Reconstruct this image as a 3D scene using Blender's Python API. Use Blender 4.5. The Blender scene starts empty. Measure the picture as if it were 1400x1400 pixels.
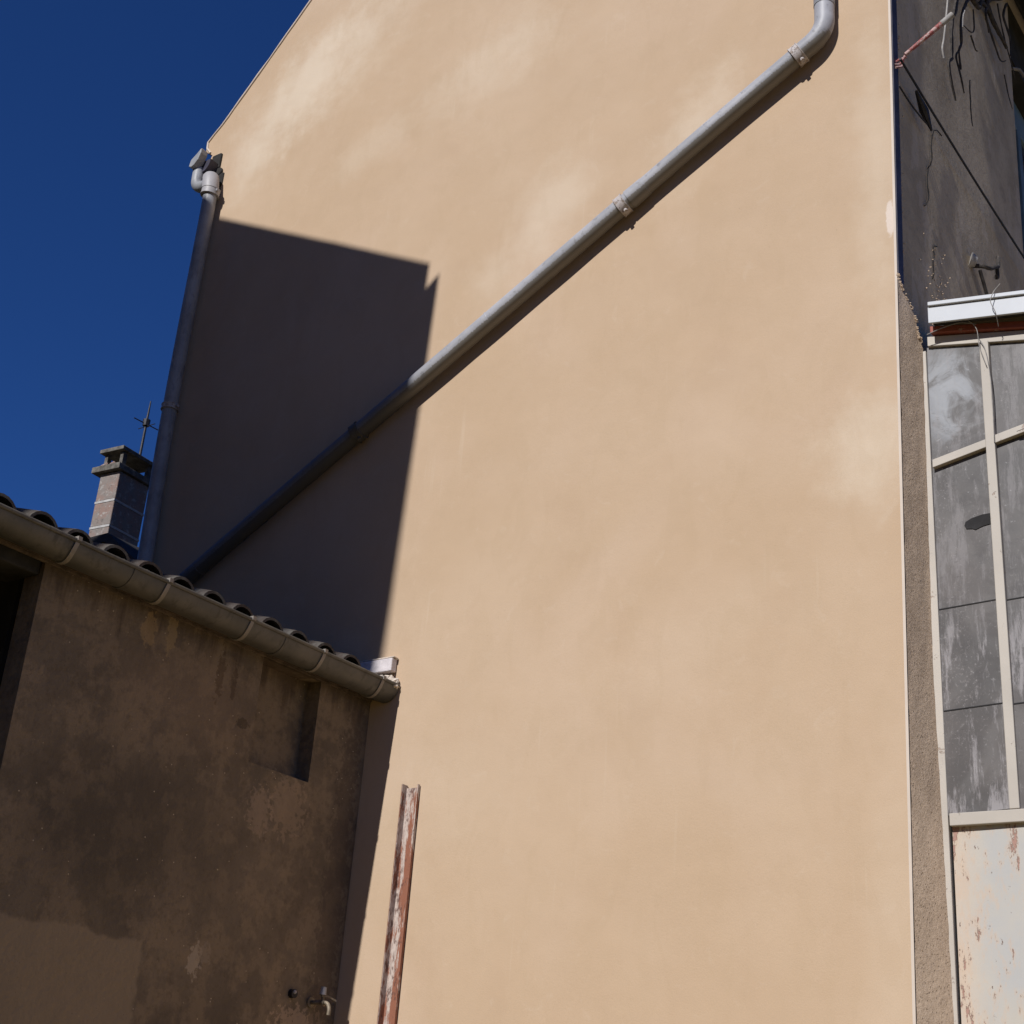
import bpy, math, random
from mathutils import Vector, Matrix, noise
random.seed(7)
scene = bpy.context.scene
col = scene.collection

# ------------------------------------------------------------------ camera
cd = bpy.data.cameras.new('camera'); cam = bpy.data.objects.new('camera', cd); col.objects.link(cam)
cd.sensor_width = 36; cd.lens = 2000 / 1400 * 36; cd.clip_start = .05; cd.clip_end = 2000
cam.matrix_world = Matrix(((.81957, .17668, .54506, 0), (.56832, -.37171, -.73406, -6.0),
                           (.07291, .91138, -.40506, 1.5), (0, 0, 0, 1)))
scene.camera = cam
# ------------------------------------------------------------------ sky and sun
SUN_TRAVEL = Vector((-.047, 1.0, -.72))
elev = math.atan2(.72, 1.0)
w = bpy.data.worlds.new('World'); scene.world = w; w.use_nodes = True
nt = w.node_tree; bg = nt.nodes['Background']
sky = nt.nodes.new('ShaderNodeTexSky'); sky.sky_type = 'NISHITA'; sky.sun_disc = False
sky.sun_elevation = elev; sky.sun_rotation = math.radians(180 - 2.7)
sky.altitude = 1500; sky.air_density = 1.0; sky.dust_density = .1; sky.ozone_density = 3.0
deep = nt.nodes.new('ShaderNodeMix'); deep.data_type = 'RGBA'; deep.blend_type = 'MULTIPLY'; deep.inputs[0].default_value = 1
deep.inputs[7].default_value = (.32, .70, 1.40, 1)          # deep saturated blue of a clear dry sky
nt.links.new(sky.outputs[0], deep.inputs[6]); nt.links.new(deep.outputs[2], bg.inputs[0]); bg.inputs[1].default_value = .05
sd = bpy.data.lights.new('sun', 'SUN'); sun = bpy.data.objects.new('sun', sd); col.objects.link(sun)
sd.energy = 4.7; sd.angle = math.radians(.5); sd.color = (1, .975, .945)
sun.rotation_euler = SUN_TRAVEL.to_track_quat('-Z', 'Y').to_euler(); sun.location = (3, -20, 30)
scene.view_settings.view_transform = 'Standard'; scene.view_settings.look = 'None'
scene.view_settings.exposure = 0; scene.view_settings.gamma = 1
scene.view_settings.use_curve_mapping = False

# ------------------------------------------------------------------ node helpers
class N:
    """small wrapper to write shader maths"""
    def __init__(s, name):
        s.m = bpy.data.materials.new(name); s.m.use_nodes = True
        s.t = s.m.node_tree; s.b = s.t.nodes['Principled BSDF']
        s.pos = s.new('ShaderNodeNewGeometry').outputs['Position']
    def new(s, k): return s.t.nodes.new(k)
    def put(s, sock, v):
        if hasattr(v, 'is_output'): s.t.links.new(v, sock)
        elif isinstance(v, (tuple, list)):
            sock.default_value = tuple(v) + ((1,) if len(v) == 3 and len(sock.default_value) == 4 else ())
        else: sock.default_value = v
    def math(s, op, a, b=0., c=0., clamp=False):
        n = s.new('ShaderNodeMath'); n.operation = op; n.use_clamp = clamp
        for i, v in enumerate((a, b, c)): s.put(n.inputs[i], v)
        return n.outputs[0]
    def scale(s, v, sc):
        n = s.new('ShaderNodeVectorMath'); n.operation = 'MULTIPLY'; s.put(n.inputs[0], v); s.put(n.inputs[1], sc)
        return n.outputs[0]
    def noise(s, sc, detail=4, rough=.55, vec=None, stretch=None, distort=0.):
        n = s.new('ShaderNodeTexNoise'); v = vec or s.pos
        if stretch: v = s.scale(v, stretch)
        s.put(n.inputs['Vector'], v); n.inputs['Scale'].default_value = sc
        n.inputs['Detail'].default_value = detail; n.inputs['Roughness'].default_value = rough
        n.inputs['Distortion'].default_value = distort
        return n.outputs['Fac']
    def vor(s, sc, feat='F1', vec=None):
        n = s.new('ShaderNodeTexVoronoi'); n.feature = feat; s.put(n.inputs['Vector'], vec or s.pos)
        n.inputs['Scale'].default_value = sc
        return n.outputs['Distance']
    def ramp(s, v, a, b, lo=0., hi=1., smooth=True):
        n = s.new('ShaderNodeMapRange'); n.interpolation_type = 'SMOOTHSTEP' if smooth else 'LINEAR'
        s.put(n.inputs[0], v)
        for i, q in enumerate((a, b, lo, hi)): s.put(n.inputs[i + 1], q)
        return n.outputs[0]
    def mix(s, f, a, b, mode='MIX'):
        n = s.new('ShaderNodeMix'); n.data_type = 'RGBA'; n.blend_type = mode
        s.put(n.inputs[0], f); s.put(n.inputs[6], a); s.put(n.inputs[7], b)
        return n.outputs[2]
    def xyz(s, v=None):
        n = s.new('ShaderNodeSeparateXYZ'); s.put(n.inputs[0], v or s.pos)
        return n.outputs
    def blob(s, c, r, soft=1.0, wob=.0, ws=3., rot=0.):
        """soft elliptical stain at world position c with radii r"""
        mp = s.new('ShaderNodeMapping'); mp.vector_type = 'TEXTURE'
        s.put(mp.inputs[0], s.pos); mp.inputs[1].default_value = c
        mp.inputs[2].default_value = (0, rot, 0); mp.inputs[3].default_value = r
        ln = s.new('ShaderNodeVectorMath'); ln.operation = 'LENGTH'; s.put(ln.inputs[0], mp.outputs[0])
        d = ln.outputs['Value']
        if wob:
            d = s.math('ADD', d, s.math('MULTIPLY', s.math('SUBTRACT', s.noise(ws, 5, .6), .5), wob))
        return s.ramp(d, 1.0, 1.0 - soft)
    def finish(s, color, rough=.85, bump=None, dist=.002, strength=1., spec=.3, metal=0.):
        s.put(s.b.inputs['Base Color'], color); s.put(s.b.inputs['Roughness'], rough)
        s.put(s.b.inputs['Metallic'], metal); s.b.inputs['Specular IOR Level'].default_value = spec
        if bump is not None:
            n = s.new('ShaderNodeBump'); n.inputs['Distance'].default_value = dist
            n.inputs['Strength'].default_value = strength; s.put(n.inputs['Height'], bump)
            s.t.links.new(n.outputs[0], s.b.inputs['Normal'])
        return s.m

# ------------------------------------------------------------------ materials
def m_gable():
    n = N('cream_render')
    c = n.mix(n.ramp(n.noise(.75, 5, .55), .38, .66), (.470, .343, .232), (.497, .371, .260))
    # efflorescence bands and clouds, paler and slightly pink, mostly running up to the right
    cl = n.ramp(n.noise(1.0, 4, .5, stretch=(1, 1, .75), distort=.6), .46, .74)
    c = n.mix(n.math('MULTIPLY', cl, .35), c, (.55, .42, .318))
    pale = (.61, .515, .405)
    for cc, r, rot, k in (((-6.75, 0, 8.75), (.95, 1, .5), -.75, .9), ((-6.3, 0, 8.9), (1.0, 1, .6), -.6, .5), ((-7.1, 0, 8.2), (.55, 1, .3), -.6, .5),
                          ((-3.35, 0, 7.05), (.26, 1, .62), .5, .62), ((-4.35, 0, 6.85), (.30, 1, .55), .55, .55),
                          ((-4.75, 0, 6.45), (.25, 1, .3), .5, .4),
                          ((-2.35, 0, 4.75), (.33, 1, .45), .4, 1.1), ((-2.28, 0, 6.4), (.16, 1, 1.5), 0, .5),
                          ((-5.9, 0, 7.9), (.5, 1, .3), -.3, .35), ((-4.9, 0, 8.2), (.7, 1, .4), -.3, .5),
                          ((-2.3, 0, 2.6), (.2, 1, .9), 0, .35), ((-5.5, 0, 4.15), (.25, 1, .16), .6, .45),
                          ((-3.2, 0, 3.9), (.8, 1, .3), -.3, .2), ((-4.9, 0, 3.2), (.6, 1, .5), 0, .2)):
        b = n.blob(cc, (r[0] * 1.15, 1, r[2] * 1.05), 1.0, 1.5, 4.0, rot)
        c = n.mix(n.math('MULTIPLY', b, k * (.8 if cc[2] > 6.2 else .55)), c, pale)
    # drier deeper tone patches
    c = n.mix(n.ramp(n.noise(2.6, 6, .6, stretch=(1, 1, .6)), .5, .8, 0, .3), c, (.415, .29, .195))
    tr = n.noise(5.5, 5, .6, stretch=(1, 1, .45), distort=1.1)
    c = n.mix(n.ramp(tr, .50, .62, 0, .10), c, (.40, .29, .18))
    c = n.mix(n.ramp(n.noise(9, 6, .65, distort=.8), .58, .70, 0, .12), c, (.58, .48, .38))
    c = n.mix(n.ramp(n.noise(230, 3, .6), .45, .75, 0, .22), c, (.33, .24, .15))
    c = n.mix(n.math('MULTIPLY', n.ramp(n.noise(26, 3, .55, stretch=(1, 1, .04)), .60, .74), n.math('MULTIPLY', n.ramp(n.noise(.9, 2), .5, .65), .22)), c, (.57, .47, .36))
    pin = n.math('MULTIPLY', n.ramp(n.vor(13), .05, .025), n.ramp(n.noise(2.3, 2), .5, .6))
    c = n.mix(n.math('MULTIPLY', pin, .35), c, (.30, .21, .14))
    sp = n.ramp(n.vor(3.1), .012, .006)
    c = n.mix(n.math('MULTIPLY', sp, .7), c, (.34, .24, .17))
    chip = n.blob((-2.215, 0, 6.02), (.025, 1, .13), .3, .9, 30)
    c = n.mix(n.math('MULTIPLY', chip, .9), c, (.64, .55, .48))
    h = n.math('ADD', n.noise(1.3, 3, .5), n.math('MULTIPLY', n.noise(120, 4, .6), .035))
    h = n.math('ADD', h, n.math('MULTIPLY', n.noise(14, 4, .6), .05))
    return n.finish(c, .9, h, .024, .9, .15)
def m_return():
    n = N('rough_brown_render')
    pit = n.vor(75); g = n.noise(60, 6, .7); holes = n.ramp(n.vor(48, vec=n.scale(n.pos, (1, 1.3, 1))), .10, .22)
    c = n.mix(n.ramp(g, .35, .7), (.55, .425, .31), (.69, .54, .405))
    c = n.mix(n.ramp(n.noise(2.4, 4), .4, .7, 0, .3), c, (.36, .26, .18))
    c = n.mix(n.ramp(holes, 0, 1, .6, 0), c, (.2, .14, .1))
    h = n.math('ADD', n.math('MULTIPLY', g, 1.0), n.math('MULTIPLY', holes, .8))
    h = n.math('ADD', h, n.math('MULTIPLY', n.noise(220, 2, .5), .3))
    return n.finish(c, .95, h, .0045, 1., .1)
def m_grey():
    n = N('old_grey_cement_render')
    c = n.mix(n.ramp(n.noise(1.7, 6, .62), .35, .68), (.36, .295, .215), (.50, .415, .305))
    c = n.mix(n.ramp(n.noise(6, 6, .7), .55, .8, 0, .6), c, (.24, .205, .17))
    c = n.mix(n.ramp(n.noise(30, 6, .7), .50, .72, 0, .5), c, (.22, .19, .16))
    c = n.mix(n.ramp(n.noise(3.4, 7, .7, stretch=(1, 1, .5)), .56, .60, 0, .3), c, (.58, .50, .42))
    sp = n.math('MULTIPLY', n.ramp(n.noise(38, 3, .6), .66, .76), n.ramp(n.noise(2.2, 3), .5, .62))
    c = n.mix(n.math('MULTIPLY', sp, .6), c, (.45, .40, .34))
    h = n.noise(22, 6, .68)
    return n.finish(c, .95, h, .008, .8, .1)
def m_shed():
    n = N('stained_brown_render')
    x = n.xyz(); y, z = x[1], x[2]
    c = n.mix(n.ramp(n.noise(1.2, 6, .6), .36, .66), (.130, .104, .078), (.205, .16, .115))
    c = n.mix(n.ramp(n.noise(4.5, 8, .7), .46, .56, 0, .35), c, (.33, .245, .16))
    c = n.mix(n.ramp(n.noise(28, 6, .7), .48, .68, 0, .45), c, (.11, .085, .06))
    # darker damp centre of the wall, rust-brown towards the upper right
    c = n.mix(n.math('MULTIPLY', n.blob((-5.335, -1.5, 2.75), (1, 1.0, .50), .9, 1.3, 3.5), .55), c, (.105, .085, .065))
    c = n.mix(n.math('MULTIPLY', n.blob((-5.335, -1.3, 3.45), (1, .7, .4), 1, .8, 2.0), .4), c, (.30, .21, .14))
    # drip stains under the eave
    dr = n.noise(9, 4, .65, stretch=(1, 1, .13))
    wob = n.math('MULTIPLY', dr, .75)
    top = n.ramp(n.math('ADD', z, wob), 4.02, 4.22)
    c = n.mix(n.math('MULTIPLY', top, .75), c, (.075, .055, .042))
    # pale patch where an older rendering ended, lower left
    nz = n.math('MULTIPLY', n.math('SUBTRACT', n.noise(5, 5, .6), .5), .12)
    p = n.math('MULTIPLY', n.ramp(n.math('ADD', z, nz), 2.30, 2.275), n.ramp(n.math('ADD', y, nz), -1.34, -1.37))
    c = n.mix(n.math('MULTIPLY', p, .8), c, (.29, .225, .155))
    for cc, r, k, colr in (((-5.335, -1.03, 2.255), (1, .045, .075), .9, (.36, .295, .225)), ((-5.335, -.97, 2.29), (1, .05, .05), .5, (.30, .24, .18)),
                     ((-5.335, -1.64, 3.7), (1, .05, .09), .45, (.38, .26, .13)), ((-5.335, -.55, 3.09), (1, .14, .16), .5, (.34, .25, .17)),
                     ((-5.335, -1.5, 3.72), (1, .035, .12), .5, (.36, .26, .14)), ((-5.335, -1.15, 3.62), (1, .03, .13), .5, (.08, .05, .03)), ((-5.335, -1.05, 3.6), (1, .02, .10), .5, (.07, .045, .03)),
                     ((-5.335, -.95, 3.42), (1, .05, .035), .6, (.06, .045, .03)),
                     ((-5.335, -.25, 2.02), (1, .22, .12), .6, (.42, .31, .22)), ((-5.335, -.75, 3.02), (1, .09, .12), .4, (.38, .28, .2)),
                     ((-5.335, -.12, 2.7), (1, .09, 1.3), .5, (.10, .075, .06))):
        c = n.mix(n.math('MULTIPLY', n.blob(cc, r, .25, 3.2, 30), k), c, colr)
    c = n.mix(n.math('MULTIPLY', n.ramp(n.vor(34), .09, .05), n.ramp(n.noise(2.7, 3), .42, .56, 0, .6)), c, (.07, .05, .035))
    sp = n.ramp(n.vor(21), .09, .05)
    c = n.mix(n.math('MULTIPLY', sp, n.ramp(n.noise(3.1, 2), .46, .58, 0, .8)), c, (.55, .45, .32))
    h = n.math('ADD', n.noise(26, 6, .65), n.math('MULTIPLY', n.noise(4, 3), 1.4))
    return n.finish(c, .95, h, .010, .9, .1)
def m_zinc(name, a, b, rough=.45, metal=.0, streak=None, ht=.001):
    n = N(name)
    c = n.mix(n.ramp(n.noise(6, 6, .65), .35, .7), a, b)
    if streak:
        c = n.mix(n.ramp(n.noise(16, 5, .7, stretch=(1, 1, .35)), .52, .68, 0, .75), c, streak)
    return n.finish(c, rough, n.noise(40, 4), ht, .6, .4, metal)
def m_diag():
    """old PVC pipe: bare grey top, ragged grime on its underside"""
    n = N('grimy_grey_pipe')
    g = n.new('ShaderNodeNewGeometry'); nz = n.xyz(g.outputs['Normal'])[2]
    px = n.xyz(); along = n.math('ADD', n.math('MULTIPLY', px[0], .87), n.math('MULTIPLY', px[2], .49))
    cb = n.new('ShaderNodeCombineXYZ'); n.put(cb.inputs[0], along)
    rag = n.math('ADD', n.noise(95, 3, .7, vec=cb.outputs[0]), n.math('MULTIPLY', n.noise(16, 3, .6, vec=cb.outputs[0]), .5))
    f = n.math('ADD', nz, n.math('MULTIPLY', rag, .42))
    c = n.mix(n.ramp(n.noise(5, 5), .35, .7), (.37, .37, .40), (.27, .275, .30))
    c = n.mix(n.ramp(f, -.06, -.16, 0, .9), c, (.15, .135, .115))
    c = n.mix(n.ramp(n.noise(24, 5, .7), .55, .68, 0, .6), c, (.14, .135, .135))
    c = n.mix(n.ramp(px[0], -4.9, -5.5, 0, .72), c, (.055, .055, .06))  # lower stretch inside the cast shadow darkened further in the colour
    return n.finish(c, .5, n.noise(60, 4), .001, .5, .4)
def m_peel(name, base, under, rust, thr=.60, sc=9, rough=.6):
    n = N(name)
    a = n.noise(sc, 8, .72); b = n.noise(sc * 2.4, 8, .75)
    c = n.mix(n.ramp(n.noise(2.5, 4), .35, .7), base, tuple(q * .88 for q in base))
    c = n.mix(n.ramp(a, thr, thr + .02), c, under)
    c = n.mix(n.ramp(b, thr + .05, thr + .08), c, rust)
    h = n.math('ADD', n.ramp(a, thr, thr + .02, 1, 0), n.math('MULTIPLY', b, .4))
    return n.finish(c, rough, h, .0015, .8, .35)
def m_panel():
    n = N('peeling_white_paint')
    x = n.xyz()
    edge = n.ramp(x[0], -2.0, -2.2)
    c = n.mix(n.ramp(n.noise(2.2, 5, .6), .35, .7), (.39, .39, .385), (.46, .42, .36))
    c = n.mix(n.math('MULTIPLY', n.ramp(x[0], -1.98, -2.16), .55), c, (.52, .41, .31))
    c = n.mix(n.ramp(n.noise(7, 3, .6, stretch=(1, 1, .3)), .55, .8, 0, .35), c, (.30, .31, .31))
    pk = n.math('ADD', n.noise(13, 9, .76, stretch=(1.5, 1, .5)), n.math('MULTIPLY', edge, .115))
    pk = n.math('ADD', pk, .012)
    c = n.mix(n.math('MULTIPLY', n.ramp(pk, .50, .61), .5), c, (.50, .37, .27))
    pk = n.math('SUBTRACT', pk, n.math('MULTIPLY', n.ramp(n.noise(1.6, 2), .62, .38), .06))
    c = n.mix(n.ramp(pk, .605, .62), c, (.34, .20, .16))
    c = n.mix(n.ramp(n.noise(34, 6, .7, stretch=(1.2, 1, .6)), .655, .675), c, (.12, .07, .05))
    return n.finish(c, .55, n.math('ADD', n.ramp(pk, .605, .62, 1, 0), n.math('MULTIPLY', n.noise(5, 3), .6)), .003, .8, .35)
def m_glass():
    n = N('dusty_glass')
    smear = n.noise(3.2, 6, .62, distort=1.4)
    c = n.mix(n.ramp(n.noise(2.1, 5, .6), .35, .7), (.075, .070, .069), (.115, .104, .100))
    up = n.blob((-2.03, .34, 5.08), (.26, 1, .42), .8, .5, 4)
    c = n.mix(n.math('MULTIPLY', n.ramp(smear, .48, .64), n.math('ADD', n.math('MULTIPLY', up, .85), .04)), c, (.30, .315, .34))
    c = n.mix(n.math('MULTIPLY', n.ramp(n.noise(11, 9, .78, stretch=(1.3, 1, .22)), .485, .60), n.ramp(n.xyz()[2], 3.7, 4.05, .95, .35)), c, (.26, .245, .25))
    c = n.mix(n.math('MULTIPLY', n.ramp(n.noise(70, 8, .8), .55, .63), n.ramp(n.noise(3.5, 4, stretch=(1, 1, .4)), .44, .6, .05, .6)), c, (.27, .25, .25))
    c = n.mix(n.ramp(n.noise(22, 6, .7, stretch=(1, 1, 3)), .58, .70, 0, .5), c, (.06, .055, .055))
    ed = n.ramp(n.noise(40, 5, .7), .62, .72)
    c = n.mix(n.math('MULTIPLY', ed, .5), c, (.36, .35, .36))
    sw = n.new('ShaderNodeTexWave'); sw.wave_type = 'RINGS'; sw.rings_direction = 'SPHERICAL'
    mp = n.new('ShaderNodeMapping'); n.put(mp.inputs[0], n.pos); mp.inputs[1].default_value = (2.0, 0, -5.2)
    n.put(sw.inputs[0], mp.outputs[0]); sw.inputs['Scale'].default_value = 5; sw.inputs['Distortion'].default_value = 14
    c = n.mix(n.math('MULTIPLY', n.math('MULTIPLY', n.ramp(sw.outputs['Fac'], .6, 1), up), .16), c, (.36, .37, .39))
    return n.finish(c, n.ramp(smear, .4, .7, .35, .65), n.noise(9, 4), .001, .4, .4)
def m_tile():
    n = N('terracotta_tile')
    r = n.new('ShaderNodeObjectInfo').outputs['Random']
    c = n.mix(r, (.065, .05, .042), (.06, .05, .045))
    c = n.mix(n.ramp(n.noise(9, 6, .7), .42, .62, 0, .8), c, (.11, .105, .095))
    c = n.mix(n.ramp(n.noise(30, 5, .7), .55, .7, 0, .6), c, (.06, .055, .05))
    return n.finish(c, .9, n.noise(45, 5, .7), .003, .8, .15)
def m_chim():
    n = N('weathered_chimney_block')
    c = n.mix(n.ramp(n.noise(4, 6, .7), .4, .6), (.22, .195, .18), (.25, .175, .15))
    c = n.mix(n.ramp(n.noise(13, 6, .7), .54, .64, 0, .8), c, (.36, .34, .32))
    c = n.mix(n.ramp(n.noise(18, 6, .7), .56, .66, 0, .7), c, (.12, .11, .10))
    return n.finish(c, .95, n.noise(30, 6, .7), .008, .8, .1)
def m_plain(name, c, rough=.7, var=.25, sc=8, metal=0., dist=.002, spec=.3):
    n = N(name)
    a = n.mix(n.ramp(n.noise(sc, 6, .65), .35, .7), tuple(q * (1 - var) for q in c), tuple(min(1, q * (1 + var)) for q in c))
    return n.finish(a, rough, n.noise(sc * 4, 4), dist, .6, spec, metal)
M = dict(gable=m_gable(), ret=m_return(), grey=m_grey(), shed=m_shed(), diag=m_diag(), panel=m_panel(), glass=m_glass(),
         tile=m_tile(), chim=m_chim(),
         pipe=m_zinc('grey_downpipe_plastic', (.30, .31, .335), (.22, .225, .24), .5, 0, (.17, .17, .18)),
         sock=m_zinc('pale_plastic_socket', (.36, .35, .36), (.29, .285, .30), .5),
         gutter=m_zinc('dull_zinc_gutter', (.080, .077, .070), (.118, .110, .097), .5, .25, (.05, .046, .04)),
         bracket=m_zinc('galvanised_strap', (.26, .235, .21), (.19, .17, .15), .6, .2),
         clamp=m_peel('rusty_galvanised_clamp', (.46, .42, .41), (.30, .24, .20), (.14, .09, .07), .54, 40),
         bead=m_plain('white_corner_bead', (.56, .48, .41), .6, .05, 5, dist=.001),
         navy=m_plain('navy_coating', (.045, .043, .065), .5, .35, 7),
         board=m_plain('white_painted_aluminium', (.50, .52, .55), .4, .04, 3, dist=.0004),
         frame=m_peel('cream_frame_paint', (.46, .42, .37), (.36, .28, .23), (.18, .12, .09), .63, 17),
         oxide=m_peel('red_oxide_rail', (.30, .085, .06), (.42, .28, .23), (.10, .05, .04), .60, 22),
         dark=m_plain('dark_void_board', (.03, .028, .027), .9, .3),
         rubber=m_plain('dark_grey_patch', (.028, .027, .028), .95, .2),
         wframe=m_plain('blue_grey_window_paint', (.13, .19, .24), .5, .2, 4),
         pane=m_plain('dark_window_glass', (.02, .03, .06), .12, .1, 2, dist=0., spec=.5),
         roof=m_plain('dark_slate_roof', (.03, .028, .03), .85, .3, 6),
         band=m_plain('lime_mortar_band', (.40, .39, .38), .9, .15, 20),
         iron=m_plain('black_iron', (.03, .03, .035), .5, .2, 20, .5),
         root=m_plain('black_root', (.02, .018, .018), .95, .3, 20),
         vine=m_plain('bare_vine_bark', (.055, .048, .044), .9, .4, 30, dist=.004),
         pale=m_plain('pale_dry_twig', (.30, .285, .27), .8, .2, 30),
         rope=m_peel('faded_red_paint', (.28, .075, .07), (.42, .27, .25), (.36, .33, .31), .52, 28),
         brass=m_plain('tarnished_brass', (.24, .20, .15), .65, .3, 30, .5),
         wood=m_plain('old_grey_wood', (.10, .075, .055), .9, .4, 12),
         mortar=m_plain('crumbling_mortar', (.62, .54, .46), .95, .2, 25, dist=.008),
         brick=m_plain('whitewashed_brick', (.62, .57, .58), .9, .15, 18, dist=.004),
         yard=m_plain('yard_gravel', (.25, .18, .055), .95, .35, 3, dist=.02),
         cap=m_plain('shade_darkened_concrete', (.13, .12, .105), .95, .4, 14, dist=.006),  # concrete darkened to stand in for shade under the cap slabs
         sheet=m_plain('pale_bounce_sheet', (.55, .46, .34), .6, .1, 3),
         house=m_plain('neighbour_render', (.30, .24, .19), .9, .15, 2))

# the rusty channel: white flaking paint above, rust coming through below
def m_post():
    n = N('flaking_rusty_channel_paint')
    x = n.xyz(); z = x[2]; a = n.noise(20, 8, .75, stretch=(1.8, 1, .25)); b2 = n.noise(60, 6, .7, stretch=(1, 1, .5))
    right = n.math('MULTIPLY', n.ramp(x[0], -4.972, -4.955), n.ramp(z, 3.22, 2.9, .02, .11))
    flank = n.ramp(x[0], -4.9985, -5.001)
    f = n.math('ADD', n.math('ADD', a, right), n.math('MULTIPLY', flank, .16))
    c = n.mix(n.ramp(b2, .4, .65), (.50, .42, .37), (.34, .26, .225))
    c = n.mix(n.ramp(f, .52, .57), c, (.25, .10, .06))
    c = n.mix(n.ramp(n.noise(48, 6, .7, stretch=(1, 1, .4)), .53, .62, 0, .8), c, (.10, .05, .04))
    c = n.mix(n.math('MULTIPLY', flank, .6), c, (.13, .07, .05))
    return n.finish(c, .75, a, .004, .8, .3)
M['post'] = m_post()

# ------------------------------------------------------------------ mesh helpers
class MB:
    def __init__(s): s.v = []; s.f = []
    def hexa(s, p):
        b = len(s.v); s.v += [tuple(q) for q in p]
        for q in ((0, 3, 2, 1), (4, 5, 6, 7), (0, 1, 5, 4), (1, 2, 6, 5), (2, 3, 7, 6), (3, 0, 4, 7)): s.f.append([b + i for i in q])
        return s
    def box(s, x0, x1, y0, y1, z0, z1, shx=0.):
        """box; shx slopes its top and bottom along x (rise per metre from x0)"""
        d = (x1 - x0) * shx
        return s.hexa([(x0, y0, z0), (x1, y0, z0 + d), (x1, y1, z0 + d), (x0, y1, z0),
                       (x0, y0, z1), (x1, y0, z1 + d), (x1, y1, z1 + d), (x0, y1, z1)])
    def prism(s, poly, axis, a, b):
        """extrude a 2-D polygon (the two other coordinates) along axis from a to b"""
        n = len(poly); base = len(s.v)
        for t in (a, b):
            for p in poly:
                q = list(p); q.insert(axis, t); s.v.append(tuple(q))
        s.f.append([base + i for i in range(n)][::-1]); s.f.append([base + n + i for i in range(n)])
        for i in range(n):
            j = (i + 1) % n; s.f.append([base + i, base + j, base + n + j, base + n + i])
        return s
    def tube(s, pts, r, seg=16, cap=True, flat=1.0):
        pts = [Vector(p) for p in pts]; k = len(pts)
        rr = r if isinstance(r, (list, tuple)) else [r] * k
        base = len(s.v); up = None
        for i, p in enumerate(pts):
            t = ((pts[min(i + 1, k - 1)] - p).normalized() + (p - pts[max(i - 1, 0)]).normalized()).normalized()
            if up is None:
                up = t.orthogonal().normalized()
            up = (up - t * up.dot(t)).normalized(); sd_ = t.cross(up)
            for j in range(seg):
                a = 2 * math.pi * j / seg
                s.v.append(tuple(p + (up * math.cos(a) * flat + sd_ * math.sin(a)) * rr[i]))
        for i in range(k - 1):
            for j in range(seg):
                a = base + i * seg + j; b = base + i * seg + (j + 1) % seg
                s.f.append([a, b, b + seg, a + seg])
        if cap:
            s.f.append([base + j for j in range(seg)][::-1]); s.f.append([base + (k - 1) * seg + j for j in range(seg)])
        return s
    def build(s, name, mat, parent=None, smooth=False, bevel=0., bseg=2, **tags):
        me = bpy.data.meshes.new(name); me.from_pydata(s.v, [], s.f); me.validate(); me.update()
        import bmesh
        bm = bmesh.new(); bm.from_mesh(me); bmesh.ops.recalc_face_normals(bm, faces=bm.faces); bm.to_mesh(me); bm.free()
        o = bpy.data.objects.new(name, me); col.objects.link(o)
        me.materials.append(M[mat] if isinstance(mat, str) else mat)
        if smooth:
            me.polygons.foreach_set('use_smooth', [True] * len(me.polygons))
            me.set_sharp_from_angle(angle=math.radians(40))
        if bevel:
            b = o.modifiers.new('bevel', 'BEVEL'); b.width = bevel; b.segments = bseg; b.limit_method = 'ANGLE'
        if parent is not None:
            o.parent = parent
            q = parent; off = Vector((0, 0, 0))
            while q is not None: off += q.location; q = q.parent
            o.location = -off
        for k, v in tags.items(): o[k] = v
        return o
def thing(name, loc, label, category, group=None):
    o = bpy.data.objects.new(name, None); col.objects.link(o); o.location = loc
    o.empty_display_size = .2; o['label'] = label; o['category'] = category
    if group: o['group'] = group
    return o
def smooth_path(pts, n=6):
    """Catmull-Rom through points"""
    P = [Vector(p) for p in pts]; out = []
    for i in range(len(P) - 1):
        a, b, c, d = P[max(i - 1, 0)], P[i], P[i + 1], P[min(i + 2, len(P) - 1)]
        for k in range(n):
            t = k / n
            out.append(.5 * ((2 * b) + (c - a) * t + (2 * a - 5 * b + 4 * c - d) * t * t + (3 * b - a - 3 * c + d) * t ** 3))
    out.append(P[-1]); return out
def fillet(a, b, c, r, n=10):
    """points of an arc of radius r replacing corner b"""
    a, b, c = Vector(a), Vector(b), Vector(c)
    u = (a - b).normalized(); v = (c - b).normalized(); half = u.angle(v) / 2
    t = r / math.tan(half); p0 = b + u * t; p1 = b + v * t
    cen = b + (u + v).normalized() * (r / math.sin(half)); out = []
    for i in range(n + 1):
        k = i / n; q = (p0 - cen).normalized().slerp((p1 - cen).normalized(), k); out.append(cen + q * r)
    return out
def XR(z): return -2.2 + .013 * (z - 5.4)        # the house corner leans a little

# ------------------------------------------------------------------ ground
g = MB(); nx = 40
for i in range(nx + 1):
    for j in range(nx + 1):
        u = (i / nx * 2 - 1); v = (j / nx * 2 - 1)
        x = 400 * u * abs(u) ** 1.5; y = 400 * v * abs(v) ** 1.5
        near = max(0, 1 - math.hypot(x, y) / 60)
        g.v.append((x, y, (noise.noise(Vector((x * .4, y * .4, 0))) * .04 - .02) * (1 if near else 0)))
for i in range(nx):
    for j in range(nx):
        a = i * (nx + 1) + j; g.f.append([a, a + 1, a + nx + 2, a + nx + 1])
g.build('ground', 'yard', None, True, kind='structure')

# ------------------------------------------------------------------ big house with the fresh gable
house = thing('gable_house', (-5, 0, 0), 'tall house with freshly rendered cream gable wall filling the middle', 'house')
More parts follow.
